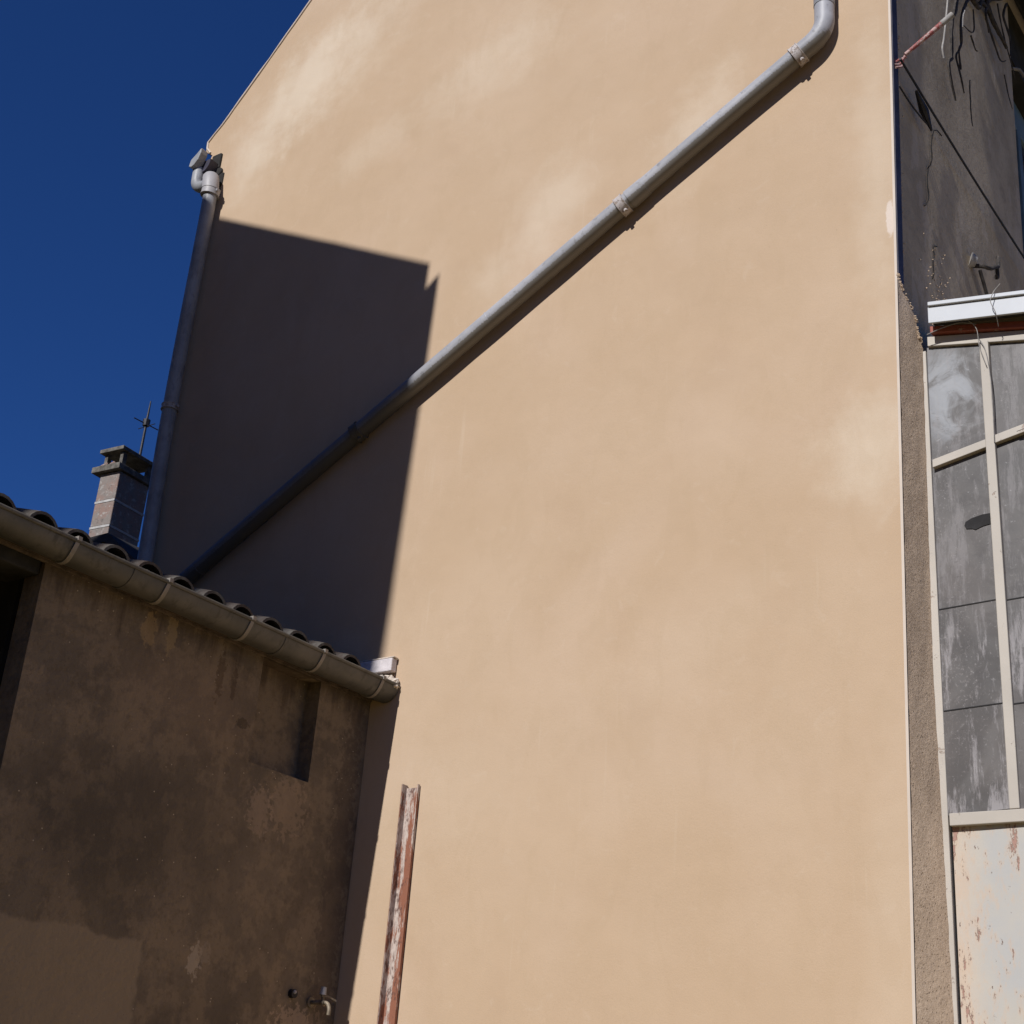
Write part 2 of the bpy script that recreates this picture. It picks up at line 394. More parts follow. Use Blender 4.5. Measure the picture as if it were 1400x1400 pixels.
# outline of the gable: left edge with broken corner, verge, apex, right edge
left = [(-.1, -7.50), (5.0, -7.47), (7.8, -7.505), (7.96, -7.49), (8.05, -7.465), (8.12, -7.455), (8.16, -7.47), (8.2, -7.50), (8.24, -7.555),
        (8.27, -7.60), (8.36, -7.615), (8.44, -7.64), (8.47, -7.625), (8.50, -7.66), (8.53, -7.707), (8.57, -7.712), (8.62, -7.71), (8.68, -7.655),
        (8.74, -7.585), (8.80, -7.532), (9.162, -7.215), (9.648, -6.80), (11.9, -4.86)]
def xl(z):
    for (a, xa), (b, xb) in zip(left, left[1:]):
        if z <= b: return xa + (xb - xa) * (z - a) / (b - a)
    return -4.86
def xr(z): return XR(z) if z < 9.5 else XR(9.5) + (z - 9.5) * ((-4.86 - XR(9.5)) / 2.4)
zs = [-.1 + i * .12 for i in range(66)]; zs = [z for z in zs if z < 7.75]
zs += [7.8, 7.88, 7.96, 8.0, 8.05, 8.09, 8.12, 8.16, 8.18, 8.2, 8.22, 8.24, 8.27, 8.32, 8.36, 8.41, 8.44, 8.47, 8.485, 8.50, 8.53, 8.55, 8.57, 8.6, 8.62, 8.65, 8.68,
       8.71, 8.74, 8.77, 8.80, 8.9]
z = 9.0
while z < 11.88: zs.append(z); z += .12
zs.append(11.88)
g = MB(); nc = 70
for k, z in enumerate(zs):
    for i in range(nc + 1):
        t = i / nc; a, b = xl(z), xr(z); x = a + (b - a) * t
        wob = .006 * noise.noise(Vector((x * .9, 0, z * .9))) + .002 * noise.noise(Vector((x * 4, 3, z * 4)))
        e = min(1, min(t, 1 - t) * 12); jl = .004 * noise.noise(Vector((0, 5, z * 9))) if i == 0 else 0
        g.v.append((x + jl, wob * e, z))
for k in range(len(zs) - 1):
    for i in range(nc):
        a = k * (nc + 1) + i; g.f.append([a, a + 1, a + nc + 2, a + nc + 1])
# thickness: back rim of the sheet, 6 cm of render and masonry edge
nb = len(g.v); rim = [k * (nc + 1) for k in range(len(zs))] + [(len(zs) - 1) * (nc + 1) + i for i in range(1, nc + 1)]
for i in rim: x, y, z = g.v[i]; g.v.append((x + .02, .22, z))
for i in range(len(rim) - 1): g.f.append([rim[i], rim[i + 1], nb + i + 1, nb + i])
g.build('gable_wall', 'gable', house, True)
P = [(xl(8.50 + k * .06) + .012 + .006 * noise.noise(Vector((k * .7, 0, 0))), -.004, 8.50 + k * .06) for k in range(57)]
MB().tube(P, [.008 + .005 * noise.noise(Vector((k * .45, 3, 0))) for k in range(57)], 8).build('verge_highlight', 'bead', house, True)  # thin pale strip added to draw the bright highlight along the verge
# side wall (old grey render) with window opening y 2.32..3.7, z 6.3..9.9
g = MB()
def side_quad(mb, y0, y1, z0, z1, off=0., ny=None, nz=None, rough=.0):
    ny = ny or max(1, int((y1 - y0) / .08)); nz = nz or max(1, int((z1 - z0) / .08)); b = len(mb.v)
    for i in range(ny + 1):
        for j in range(nz + 1):
            y = y0 + (y1 - y0) * i / ny; z = z0 + (z1 - z0) * j / nz
            mb.v.append((XR(z) + off + rough * noise.noise(Vector((2, y * 3, z * 3))), y, z))
    for i in range(ny):
        for j in range(nz):
            a = b + i * (nz + 1) + j; mb.f.append([a, a + nz + 1, a + nz + 2, a + 1])
side_quad(g, .0, 2.32, .0, 9.6, -.004, rough=.0015)
side_quad(g, 2.32, 3.7, 0, 6.3, -.004, rough=.006); side_quad(g, 2.32, 3.7, 9.5, 9.6, -.004)
side_quad(g, 3.7, 8.0, 0, 9.6, -.004)
# reveals of the opening
for (ya, za, yb, zb) in ((2.32, 6.3, 2.32, 9.5), (2.32, 9.5, 3.7, 9.5), (3.7, 9.5, 3.7, 6.3), (3.7, 6.3, 2.32, 6.3)):
    b = len(g.v)
    g.v += [(XR(za) - .004, ya, za), (XR(zb) - .004, yb, zb), (XR(zb) - .30, yb, zb), (XR(za) - .30, ya, za)]; g.f.append([b, b + 1, b + 2, b + 3])
g.build('side_wall', 'grey', house, True)
# fresh brown render on the return, ends in a torn diagonal edge
jag = [(-.000, 5.70), (.007, 5.665), (.02, 5.655), (.035, 5.628), (.05, 5.632), (.07, 5.61), (.10, 5.615), (.125, 5.59), (.15, 5.60), (.19, 5.585),
       (.225, 5.59), (.245, 5.55), (.262, 5.555), (.27, 5.50), (.29, 5.47), (.32, 5.47), (.335, 5.44), (.352, 5.43)]
jag = [(y * .64, 1.5 + (z - 1.5) * (6 + y * .64) / (6 + y)) for y, z in jag] + [(.335, 5.36)]
# (the fresh coat thickens away from the corner: it stands up to 7 cm proud of the old wall)
g = MB(); K = 160
for y, zt in jag:
    for j in range(K + 1):
        z = zt * (j / K); en = max(.045, (-2.157 - .0132 * (z - 2.16)) - XR(z))
        lip = .010 + (en - .010) * min(y, .225) / .225 - max(0, y - .225) * .6
        g.v.append((XR(z) + lip + .003 * noise.noise(Vector((7, y * 14, z * 14))), y, z))
for i in range(len(jag) - 1):
    for j in range(K):
        a = i * (K + 1) + j; g.f.append([a, a + K + 1, a + K + 2, a + 1])
g.build('return_render', 'ret', house, True)
g = MB()
for i in range(70):
    z = random.uniform(5.7, 8.6); y = .10 + abs(random.gauss(0, .03)); r = random.uniform(.002, .0055)
    g.tube([(XR(z) - .003, y, z), (XR(z) + .004, y + r * .3, z + r * .6)], [r, r * .4], 5)
for i in range(60):
    z = random.gauss(5.95, .13); y = random.gauss(.62, .12); r = random.uniform(.002, .006)
    g.tube([(XR(z) - .003, y, z), (XR(z) + .004, y + r * .3, z + r * .6)], [r, r * .4], 5)
g.build('render_splashes', 'ret', house, kind='stuff')
# torn crumbs along the edge
g = MB()
for i in range(60):
    k = random.randrange(len(jag) - 3); t = random.random()
    y = jag[k][0] + (jag[k + 1][0] - jag[k][0]) * t; zt = jag[k][1] + (jag[k + 1][1] - jag[k][1]) * t; r = random.uniform(.003, .008)
    xx = XR(zt) + .010 + .16 * y
    g.tube([(xx - .006, y - r, zt + random.uniform(-.012, .006)), (xx + .006, y + r * .4, zt + random.uniform(-.010, .008))], [r, r * .5], 5)
g.build('render_crumbs', 'ret', house, kind='stuff')
# white corner bead
g = MB()
for a, b in ((0, 2.5), (2.5, 5.0), (5.0, 7.5), (7.5, 9.5)):
    g.hexa([(XR(a) - .006, -.003, a), (XR(a) + .007, -.003, a), (XR(a) + .007, .004, a), (XR(a) - .006, .004, a),
            (XR(b) - .006, -.003, b), (XR(b) + .007, -.003, b), (XR(b) + .007, .004, b), (XR(b) - .006, .004, b)])
g.build('corner_bead', 'bead', house)
# navy strip beside the corner above the fresh render
g = MB()
g.hexa([(XR(5.6), .006, 5.6), (XR(5.6) + .012, .006, 5.6), (XR(5.6) + .012, .075, 5.6), (XR(5.6), .085, 5.6),
        (XR(9), .006, 9), (XR(9) + .012, .006, 9), (XR(9) + .012, .085, 9), (XR(9), .095, 9)])
g.build('edge_strip', 'navy', house, bevel=.003)
# window in the side wall
wf = MB(); X0 = XR(8) - .16
wf.box(X0 - .05, X0, 2.32, 3.7, 8.70, 8.95); wf.box(X0 - .05, X0, 2.32, 2.40, 6.36, 8.70); wf.box(X0 - .05, X0, 3.62, 3.7, 6.36, 8.70)
wf.box(X0 - .05, X0, 2.40, 3.62, 6.36, 6.46); wf.box(X0 - .05, X0 + .004, 2.97, 3.05, 6.46, 8.70)
win = wf.build('window', 'wframe', house, bevel=.006)
for a, b in ((2.40, 2.97), (3.05, 3.62)):
    MB().box(X0 - .03, X0 - .024, a, b, 6.46, 8.70).build('pane', 'pane', win)
MB().box(X0 - .10, XR(9) - .05, 2.325, 3.695, 8.955, 9.495).build('eave_shade_box', 'dark', win)  # dark box filling in the eave's shade above the window
MB().box(X0 - .02, XR(6.3) + .04, 2.25, 3.77, 6.30, 6.355).build('sill', 'wframe', win, bevel=.004)
MB().box(XR(9.5) - .004, XR(9.5) + .02, 2.325, 3.8, 9.47, 9.64).build('eave_shade_board', 'dark', win)  # dark board continuing the painted eave shade up to the roof
# a metal shutter hook at the reveal, and a bracket on the frame
MB().tube([(XR(8.7) - .01, 2.33, 8.72), (XR(8.7) + .03, 2.40, 8.74), (XR(8.7) + .05, 2.44, 8.70)], .012, 8).build('shutter_hook', 'bracket', win)
# roof of the big house (above the frame)
g = MB()
g.prism([(-7.50, 8.55), (-4.86, 11.60), (-1.75, 9.32), (-1.75, 9.42), (-4.86, 11.72), (-7.50, 8.67)], 1, .23, 8.2)
g.build('roof', 'roof', house)
MB().prism([(-7.45, 0), (-7.45, 8.4), (-7.5, 8.4), (-7.5, 0)], 1, .23, 8.0).build('rear_side_wall', 'grey', house)
MB().box(-7.5, -2.4, 7.9, 8.0, 0, 9.0).build('back_wall', 'grey', house)
# eave gutter end sticking out at the broken corner
g = MB()
for i in range(13):
    a = math.pi + math.pi * i / 12
    for y in (-.10, 6.0): g.v.append((-7.585 + .075 * math.cos(a) * 1.0, y, 8.33 + .10 * math.sin(a)))
for i in range(12): g.f.append([2 * i, 2 * i + 1, 2 * i + 3, 2 * i + 2])
g.f.append([2 * i for i in range(13)])
g.build('eave_gutter', 'navy', house, True)
# rotten rafter and tile ends in the notch
g = MB(); g.box(-7.60, -7.50, -.02, .5, 8.30, 8.44); g.box(-7.54, -7.44, -.012, .5, 8.12, 8.24); g.tube([(-7.50, -.02, 8.26), (-7.50, .3, 8.26)], .04, 8)
g.build('rafter_end', 'dark', house, bevel=.01)

# ------------------------------------------------------------------ corner downpipe
Y = -.085
dp = thing('corner_downpipe', (-7.4, Y, 0), 'grey vertical downpipe with white socket running down left edge of gable', 'downpipe')
p = smooth_path([(-7.475, Y, 8.0), (-7.452, Y, 7.82), (-7.452, Y, 6.16), (-7.415, Y, 5.06), (-7.40, Y, 4.4)], 8)
MB().tube(p, .052, 24).build('pipe', 'pipe', dp, True)
MB().tube([(-7.487, Y, 8.17), (-7.485, Y, 8.155), (-7.462, Y, 8.02), (-7.461, Y, 7.99)], [.052, .062, .065, .060], 24).build('socket', 'sock', dp, True)
sw = [(-7.63, Y - .01, 8.27), (-7.628, Y - .01, 8.22)] + fillet((-7.628, Y - .01, 8.22), (-7.622, Y - .01, 8.07), (-7.50, Y, 8.10), .07, 8) + [(-7.50, Y, 8.09)]
MB().tube(sw, .045, 20).build('swan_neck', 'pipe', dp, True)
MB().prism([(-7.668, 8.265), (-7.655, 8.325), (-7.60, 8.365), (-7.555, 8.405), (-7.553, 8.36), (-7.575, 8.30), (-7.61, 8.262), (-7.64, 8.25)], 1, -.17, -.10).build('outlet_hopper', 'pipe', dp, bevel=.008)
def clamp_ring(parent, c, d, r, w, mat, lug=None, name='clamp'):
    c, d = Vector(c), Vector(d).normalized()
    m = MB().tube([c - d * w / 2, c - d * w / 2 + d * .001, c + d * w / 2 - d * .001, c + d * w / 2], [r, r + .006, r + .006, r], 24)
    for s in (-1, 1):
        m.tube([c + d * (s * w * .5 - .003), c + d * (s * w * .5 + .003)], r + .009, 24)
    if lug: 
        l = Vector(lug); u = l.normalized()
        b = c + l * 1.0 - u * .012
        m.tube([b, b + u * .035], .012, 8); m.tube([b + u * .012 - d * .022, b + u * .012 + d * .022], .006, 8)
    return m.build(name, mat, parent, True)
clamp_ring(dp, (-7.457, Y, 8.0), (.1, 0, 1), .063, .05, 'sock', (.06, 0, 0))
clamp_ring(dp, (-7.452, Y, 6.16), (0, 0, 1), .054, .035, 'clamp', (.06, 0, 0))

# ------------------------------------------------------------------ diagonal pipe
Yp = -.068
dg = thing('diagonal_drainpipe', (-4.9, Yp, 5.9), 'long grey pipe running diagonally across cream wall with elbow at top', 'pipe')
A = Vector((-7.45, Yp, 4.53)); B = Vector((-2.68, Yp, 7.225)); u = (B - A).normalized()
C1 = Vector((-2.533, Yp, 7.33))
lower = [A, A + (B - A) * .3 + Vector((0, 0, -.006)), A + (B - A) * .6 + Vector((0, 0, .004)), B]
for n_, (t0, t1) in enumerate(((0, .38), (.38, .769), (.769, 1.0))):
    a = A + (B - A) * t0; b = A + (B - A) * t1
    pts = [a + (b - a) * k / 6 + Vector((0, 0, .004 * math.sin(k / 6 * math.pi) * (-1) ** n_)) for k in range(7)]
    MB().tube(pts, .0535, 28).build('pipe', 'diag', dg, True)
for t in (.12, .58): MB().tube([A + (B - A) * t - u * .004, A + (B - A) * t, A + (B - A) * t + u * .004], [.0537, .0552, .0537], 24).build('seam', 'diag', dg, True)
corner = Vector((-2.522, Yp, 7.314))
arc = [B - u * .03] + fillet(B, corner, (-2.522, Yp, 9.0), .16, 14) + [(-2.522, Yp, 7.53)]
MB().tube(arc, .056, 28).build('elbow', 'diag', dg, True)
MB().tube([(-2.522, Yp, 7.50), (-2.522, Yp, 9.3)], .059, 28).build('upper_pipe', 'pipe', dg, True)
down = u.cross(Vector((0, 1, 0))).normalized()
if down.z > 0: down = -down
lug = (down * .9 + Vector((0, -.25, 0))).normalized() * .058
for t in (.38, .769, 1.0):
    clamp_ring(dg, A + (B - A) * t, u, .056, .05, 'gutter' if t < .5 else 'clamp', lug)  # clamp lying in the shadow is coloured darker than the sunlit ones
MB().tube([A + (B - A) * .778, A + (B - A) * .80], [.060, .057], 24).build('collar', 'diag', dg, True)

# ------------------------------------------------------------------ outbuilding on the left
XS = -5.335
shed = thing('tiled_outbuilding', (-6.5, -2, 0), 'low brown-rendered outbuilding with zinc gutter and barrel tile roof at lower left', 'outbuilding')
g = MB()
def sgrid(mb, y0, y1, z0, z1, x=XS, st=.07, rough=.008):
    ny = max(1, int((y1 - y0) / st)); nz = max(1, int((z1 - z0) / st)); b = len(mb.v)
    for i in range(ny + 1):
        for j in range(nz + 1):
            yy = y0 + (y1 - y0) * i / ny; zz = z0 + (z1 - z0) * j / nz
            e = 0 if i in (0, ny) or j in (0, nz) else 1
            mb.v.append((x + e * rough * noise.noise(Vector((yy * 2.2, zz * 2.2, 3))), yy, zz))
    for i in range(ny):
        for j in range(nz):
            a = b + i * (nz + 1) + j; mb.f.append([a, a + nz + 1, a + nz + 2, a + 1])
sgrid(g, -2.285, -.87, 0, 3.92); sgrid(g, -.87, -.42, 0, 3.245); sgrid(g, -.42, -.002, 0, 3.92); sgrid(g, -.87, -.42, 3.80, 3.92)
sgrid(g, -.87, -.42, 3.245, 3.80, XS - .10)
def quad(mb, *p): b = len(mb.v); mb.v += list(p); mb.f.append(list(range(b, b + len(p))))
d = XS - .10
quad(g, (XS, -.87, 3.245), (XS, -.87, 3.80), (d, -.87, 3.80), (d, -.87, 3.245))
quad(g, (XS, -.42, 3.245), (XS, -.42, 3.80), (d, -.42, 3.80), (d, -.42, 3.245))
quad(g, (XS, -.87, 3.245), (XS, -.42, 3.245), (d, -.42, 3.245), (d, -.87, 3.245))
quad(g, (XS, -.87, 3.80), (XS, -.42, 3.80), (d, -.42, 3.80), (d, -.87, 3.80))
# jamb of the opening and the room behind
quad(g, (XS, -2.285, 0), (XS, -2.285, 3.92), (XS - .13, -2.285, 3.92), (XS - .13, -2.285, 0))
sgrid(g, -4.25, -3.65, 0, 3.92)
quad(g, (XS, -3.65, 0), (XS, -3.65, 3.92), (XS - .13, -3.65, 3.92), (XS - .13, -3.65, 0))
g.build('front_wall', 'shed', shed, True)
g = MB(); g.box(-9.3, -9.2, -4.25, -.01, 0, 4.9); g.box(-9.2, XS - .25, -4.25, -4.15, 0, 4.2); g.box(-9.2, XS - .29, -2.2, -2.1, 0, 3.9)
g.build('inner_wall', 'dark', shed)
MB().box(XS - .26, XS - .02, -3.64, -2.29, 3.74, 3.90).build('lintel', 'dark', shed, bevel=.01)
# ceiling boards/roof deck
g = MB(); sl = .30
def zr(x): return 3.815 + (-5.16 - x) * sl
g.prism([(-5.23, zr(-5.23)), (-9.5, zr(-9.5)), (-9.5, zr(-9.5) - .06), (-5.23, zr(-5.23) - .05)], 1, -4.3, -.005)
g.build('roof_deck', 'wood', shed)
# barrel tiles: every cover tile and every channel tile its own object
def barrel(name, r0, r1, L, up, th=.014):
    mb = MB(); n = 10
    for k, (t, r) in enumerate(((0, r0), (1, r1))):
        for rr in (r, r - th):
            for i in range(n + 1):
                a = math.pi * i / n
                mb.v.append((-L * t, -rr * math.cos(a), (rr * math.sin(a)) * up + L * t * sl))
    w_ = n + 1
    for i in range(n):
        mb.f += [[i, i + 1, 2 * w_ + i + 1, 2 * w_ + i], [w_ + i, w_ + i + 1, 3 * w_ + i + 1, 3 * w_ + i],
                 [i, i + 1, w_ + i + 1, w_ + i], [2 * w_ + i, 2 * w_ + i + 1, 3 * w_ + i + 1, 3 * w_ + i]]
    for a, b in ((0, w_), (n, w_ + n)): mb.f.append([a, b, b + 2 * w_, a + 2 * w_])
    return mb
cov = barrel('c', .088, .072, .46, 1).build('roof_tile', 'tile', shed, True)
cha = barrel('c', .078, .092, .46, -1).build('channel_tile', 'tile', shed, True)
base = -shed.location
ys = [-.113 - .2185 * i for i in range(20)]
for r_ in range(5):
    for i, y in enumerate(ys):
        yy = y * .962 - .232 + random.uniform(-.008, .008)        # measured on the lip plane, set back to the tile ends
        if r_ == 0 and i == 0: o = cov
        else: o = cov.copy(); col.objects.link(o); o.parent = shed
        x = -5.195 - r_ * .40 + random.uniform(-.008, .006)
        o.location = base + Vector((x, yy + .0, zr(-5.195) + .045 + r_ * .40 * sl + .012 * (r_ > 0)))
        o.rotation_euler = (random.uniform(-.03, .03), random.uniform(-.01, .01), random.uniform(-.02, .02))
        if r_ == 0 and i == 0: q = cha
        else: q = cha.copy(); col.objects.link(q); q.parent = shed
        q.location = base + Vector((x + .02, yy + .108, zr(-5.195) + .075 + r_ * .40 * sl))
# gutter
GX, GZ, GR = -5.222, 3.872, .088
gy0, gy1 = -4.3, -.012
g = MB(); n = 18
for (r, e) in ((GR, 0), (GR - .003, 0)):
    for i in range(n + 1):
        a = math.pi + math.pi * i / n
        for y in (gy0, gy1): g.v.append((GX + r * math.cos(a), y, GZ + r * math.sin(a)))
for s in (0, 1):
    for i in range(n):
        b = s * 2 * (n + 1) + 2 * i; g.f.append([b, b + 1, b + 3, b + 2])
gut = g.build('gutter', 'gutter', shed, True)
MB().tube([(GX + GR, gy0, GZ + .002), (GX + GR + .001, -2, GZ - .003), (GX + GR, gy1, GZ + .002)], .0105, 12).build('gutter_bead', 'gutter', gut, True)
g = MB(); g.prism([(GX + GR * math.cos(math.pi + math.pi * i / n), GZ + GR * math.sin(math.pi + math.pi * i / n)) for i in range(n + 1)], 1, gy1, gy1 + .004)
g.build('stop_end', 'gutter', gut)
for y in (-2.80, -2.285, -1.738, -1.178, -.636, -.15):
    mb = MB(); N_ = 16
    for i in range(N_ + 1):
        a = math.pi + math.pi * i / N_
        for r in (GR + .001, GR + .006):
            for dy in (-.011, .011): mb.v.append((GX + r * math.cos(a), y + dy + .006 * math.sin(a * 3), GZ + r * math.sin(a)))
    for i in range(N_):
        b = 4 * i
        for q in ((0, 1, 5, 4), (2, 3, 7, 6), (0, 2, 6, 4), (1, 3, 7, 5)): mb.f.append([b + k for k in q])
    mb.box(GX + GR - .012, GX + GR + .015, y - .011, y + .011, GZ - .004, GZ + .016)
    mb.build('gutter_bracket', 'bracket', gut)
for y in (-1.95, -.93):
    MB().prism([(GX + r * math.cos(math.pi + math.pi * i / 18), GZ + r * math.sin(math.pi + math.pi * i / 18)) for r, seq in ((GR + .003, range(19)), (GR - .001, range(18, -1, -1))) for i in seq],
               1, y, y + .02).build('joint_sleeve', 'gutter', gut, True)
MB().box(-5.345, -5.325, -4.25, -.006, 3.80, 3.90).build('fascia_board', 'wood', shed, bevel=.003)
# whitewashed brick and broken mortar closing the roof against the gable
MB().box(-5.42, -5.168, -.055, -.008, 3.955, 4.032).build('end_brick', 'brick', shed, bevel=.006)
g = MB(); g.box(-5.44, -5.16, -.050, -.008, 4.0345, 4.042)
g.build('mortar_cap', 'mortar', shed, bevel=.003)
g = MB()
for i in range(44):
    t = random.random(); x = -5.33 + .20 * t; z = 3.925 - .035 * t + random.uniform(-.025, .03); r = random.uniform(.010, .022)
    y = random.uniform(-.05, -.012)
    a = Vector((x, y, z)); dv = Vector((random.uniform(-1, 1), random.uniform(-1, 1), random.uniform(-1, 1))).normalized() * r
    g.tube([a - dv, a - dv * .3, a + dv], [r * .4, r, r * .35], 5)
g.build('mortar_bed', 'mortar', shed, kind='stuff')

# garden tap near the gable
tap = thing('garden_tap', (-5.30, -.23, 2.17), 'small tarnished lever tap on brown wall beside gable junction', 'tap')
MB().tube([(-5.338, -.20, 2.165), (-5.325, -.20, 2.165)], .026, 16).build('rosette', 'brass', tap, True)
MB().tube([(-5.33, -.20, 2.165), (-5.25, -.20, 2.165), (-5.235, -.20, 2.16)], [.010, .013, .015], 12).build('body', 'brass', tap, True)
MB().tube(smooth_path([(-5.245, -.20, 2.165), (-5.215, -.20, 2.16), (-5.20, -.20, 2.135), (-5.20, -.20, 2.105)], 4), .010, 12).build('spout', 'brass', tap, True)
MB().tube([(-5.25, -.20, 2.17), (-5.25, -.20, 2.20)], .008, 10).build('spindle', 'brass', tap, True)
MB().tube([(-5.25, -.215, 2.20), (-5.243, -.17, 2.198), (-5.232, -.12, 2.182)], [.012, .008, .009], 8, flat=.5).build('lever', 'brass', tap, True)
MB().tube([(-5.25, -.205, 2.203), (-5.246, -.205, 2.24)], [.018, .014], 10).build('knob', 'sock', tap, True)
sk = thing('pipe_stub', (-5.33, -.35, 2.19), 'black ringed pipe stub in brown wall left of tap', 'pipe stub')
MB().tube([(-5.338, -.345, 2.19), (-5.31, -.345, 2.19)], .022, 16).build('ring', 'iron', sk, True)
MB().tube([(-5.311, -.345, 2.198), (-5.303, -.345, 2.198)], [.011, .007], 12).build('plug', 'sock', sk, True)

# ------------------------------------------------------------------ rusty steel channel standing against the gable
ch = thing('steel_channel_post', (-4.965, -.03, 0), 'rusty white-flaked steel channel standing upright against cream wall', 'post')
t = .006; xa, xb = -4.997, -4.920
def wobz(z): return .0015 * math.sin(z * 5)
g = MB(); g.box(xa, xb, -.012, -.006, 0, 3.285); g.build('web', M['post'], ch)
MB().box(xa - t, xa, -.052, -.006, 0, 3.30).build('flange', M['post'], ch)
MB().box(xb, xb + t, -.022, -.006, 0, 3.30).build('flange', M['post'], ch)

# ------------------------------------------------------------------ glazed lean-to on the right
Yd = .34
_build = MB.build
def fitted(self, *a, **k):                       # lean-to reduced a little so that it meets the thick fresh render
    self.v = [(x * .9834, y - .105, z * .9834 + .0249) for x, y, z in self.v]
    return _build(self, *a, **k)
MB.build = fitted
lt = thing('glazed_lean_to', (-1.2, .5, 0), 'old glazed lean-to with cream metal bars, dusty panes and peeling lower panel', 'lean-to')
top = lambda x: 5.405 - .20 * (x + 2.2)
fr = MB()
fr.box(-2.27, -2.178, Yd - .012, Yd + .03, 0, 5.40).build('left_jamb', 'frame', lt, bevel=.003)
MB().box(-2.168, 3.0, Yd - .010, Yd + .03, 5.425, 5.480, -.20).build('top_bar', 'frame', lt, bevel=.003)
MB().box(-2.168, -1.9035, Yd - .022, Yd + .008, 4.735, 4.778, .20).build('glazing_bar', 'frame', lt, bevel=.003)
MB().box(-1.8595, -1.50, Yd - .022, Yd + .008, 4.80, 4.843, .20).build('glazing_bar', 'frame', lt, bevel=.003)
for k in range(14):
    x = -1.8815 + .37 * k
    MB().box(x - .022, x + .022, Yd - .026, Yd + .01, 3.042, 5.42 - .2 * (x + 2.15)).build('mullion', 'frame', lt, bevel=.003)
    if k > 1: MB().box(x - .348, x - .022, Yd - .022, Yd + .008, 4.72, 4.763, .1).build('glazing_bar', 'frame', lt, bevel=.003)
MB().box(-2.168, 3.0, Yd - .026, Yd + .012, 2.985, 3.04).build('bottom_rail', 'frame', lt, bevel=.003)
# panes, the lower ones made of overlapping sheets
for k in range(13):
    a = -2.178 if k == 0 else -1.8815 + .37 * (k - 1) + .022; b = -1.8815 + .37 * k - .022
    mid = 4.76; zt = lambda x: 5.425 - .2 * (x + 2.168)
    MB().prism([(a, mid), (b, mid + .05), (b, zt(b)), (a, zt(a))], 1, Yd + .0085, Yd + .012).build('pane', 'glass', lt)
    for z0, z1, off in ((3.04, 3.515, -.004), (3.50, 4.005, .002), (4.0, mid + .04, .009)):
        MB().hexa([(a, Yd - .004 + off, z0 - .005), (b, Yd - .004 + off, z0 + .008), (b, Yd - .0015 + off, z0 + .008), (a, Yd - .0015 + off, z0 - .005),
                   (a, Yd - .004 + off, z1), (b, Yd - .004 + off, z1 + .008), (b, Yd - .0015 + off, z1 + .008), (a, Yd - .0015 + off, z1)]).build('pane', 'glass', lt)
for k in range(13):
    a = -2.176 if k == 0 else -1.8815 + .37 * (k - 1) + .022; b = -1.8815 + .37 * k - .022
    for z, y in ((3.508, Yd - .0105), (4.002, Yd - .0045)):
        MB().hexa([(a, y, z), (b, y, z + .010), (b, y + .004, z + .010), (a, y + .004, z), (a, y, z + .0055), (b, y, z + .0150), (b, y + .004, z + .0150), (a, y + .004, z + .0055)]).build('lap_joint', 'rubber', lt)
# dark patch stuck on the glass
MB().prism([(-1.905, 4.452), (-1.95, 4.452), (-2.0, 4.442), (-2.030, 4.428), (-2.036, 4.41), (-2.028, 4.392), (-2.0, 4.388), (-1.985, 4.380), (-1.95, 4.392), (-1.905, 4.398)],
           1, Yd + .001, Yd + .0035).build('tar_patch', 'rubber', lt)
g = MB(); nx = 40; nz = 60
for i in range(nx + 1):
    for j in range(nz + 1):
        x = -2.168 + 5.168 * i / nx; z = 2.985 * j / nz
        g.v.append((x, Yd + .004 + .006 * noise.noise(Vector((x * 2.5, 1, z * 1.2))), z))
for i in range(nx):
    for j in range(nz): a = i * (nz + 1) + j; g.f.append([a, a + nz + 1, a + nz + 2, a + 1])
g.build('lower_panel', 'panel', lt, True)
MB().box(-2.145, 3.0, Yd - .03, Yd + .02, 5.487, 5.525, -.215).build('red_rail', 'oxide', lt, bevel=.004)
fb = MB().box(-2.125, 3.1, .235, .25, 5.497, 5.588, -.155); fb.box(-2.12, 3.1, .222, .25, 5.591, 5.612, -.155)
fb.build('fascia', 'board', lt, bevel=.002)
MB().box(-2.115, 3.1, .2505, .30, 5.51, 5.585, -.155).build('fascia_core', 'dark', lt)
MB().box(-2.10, 3.1, .302, 4.2, 5.56, 5.59, -.155).build('roof_sheet', 'sheet', lt)  # unseen roof, made pale and wide to bounce sun onto the grey wall
MB().box(2.96, 3.0, Yd + .04, 4.2, 0, 4.4).build('end_wall', 'grey', lt)
MB().box(-2.18, 2.9, .9, .95, 0, 4.5).build('inner_partition', 'dark', lt)

# dry twigs caught on the frame
def twig(name, pts, r, mat, n=5): return MB().tube(smooth_path(pts, n), [r * (1 - .6 * i / (len(pts) * n)) for i in range((len(pts) - 1) * n + 1)], 6).build(name, mat)
tw = thing('dry_tendril', (-1.9, .29, 5.3), 'thin dry tendrils clinging over the red rail and mullion of the lean-to', 'tendril')
for pts in ([(-1.97, .28, 5.50), (-1.93, .27, 5.47), (-1.90, .28, 5.42), (-1.895, .29, 5.33), (-1.87, .30, 5.22)],
            [(-1.78, .21, 5.57), (-1.80, .20, 5.51), (-1.785, .22, 5.45), (-1.79, .27, 5.40)], [(-1.78, .21, 5.57), (-1.75, .21, 5.60)],
            [(-2.15, .28, 5.46), (-2.07, .27, 5.47), (-1.98, .27, 5.475), (-1.9, .28, 5.45)],
            [(-1.90, .30, 5.38), (-1.87, .30, 5.30), (-1.855, .305, 5.1), (-1.86, .31, 4.8)],
            [(-1.75, .305, 4.83), (-1.68, .295, 4.84), (-1.6, .30, 4.87)]):
    P = smooth_path(pts, 5); MB().tube(P, .0022, 5).build('stem', 'pale', tw)

MB.build = _build
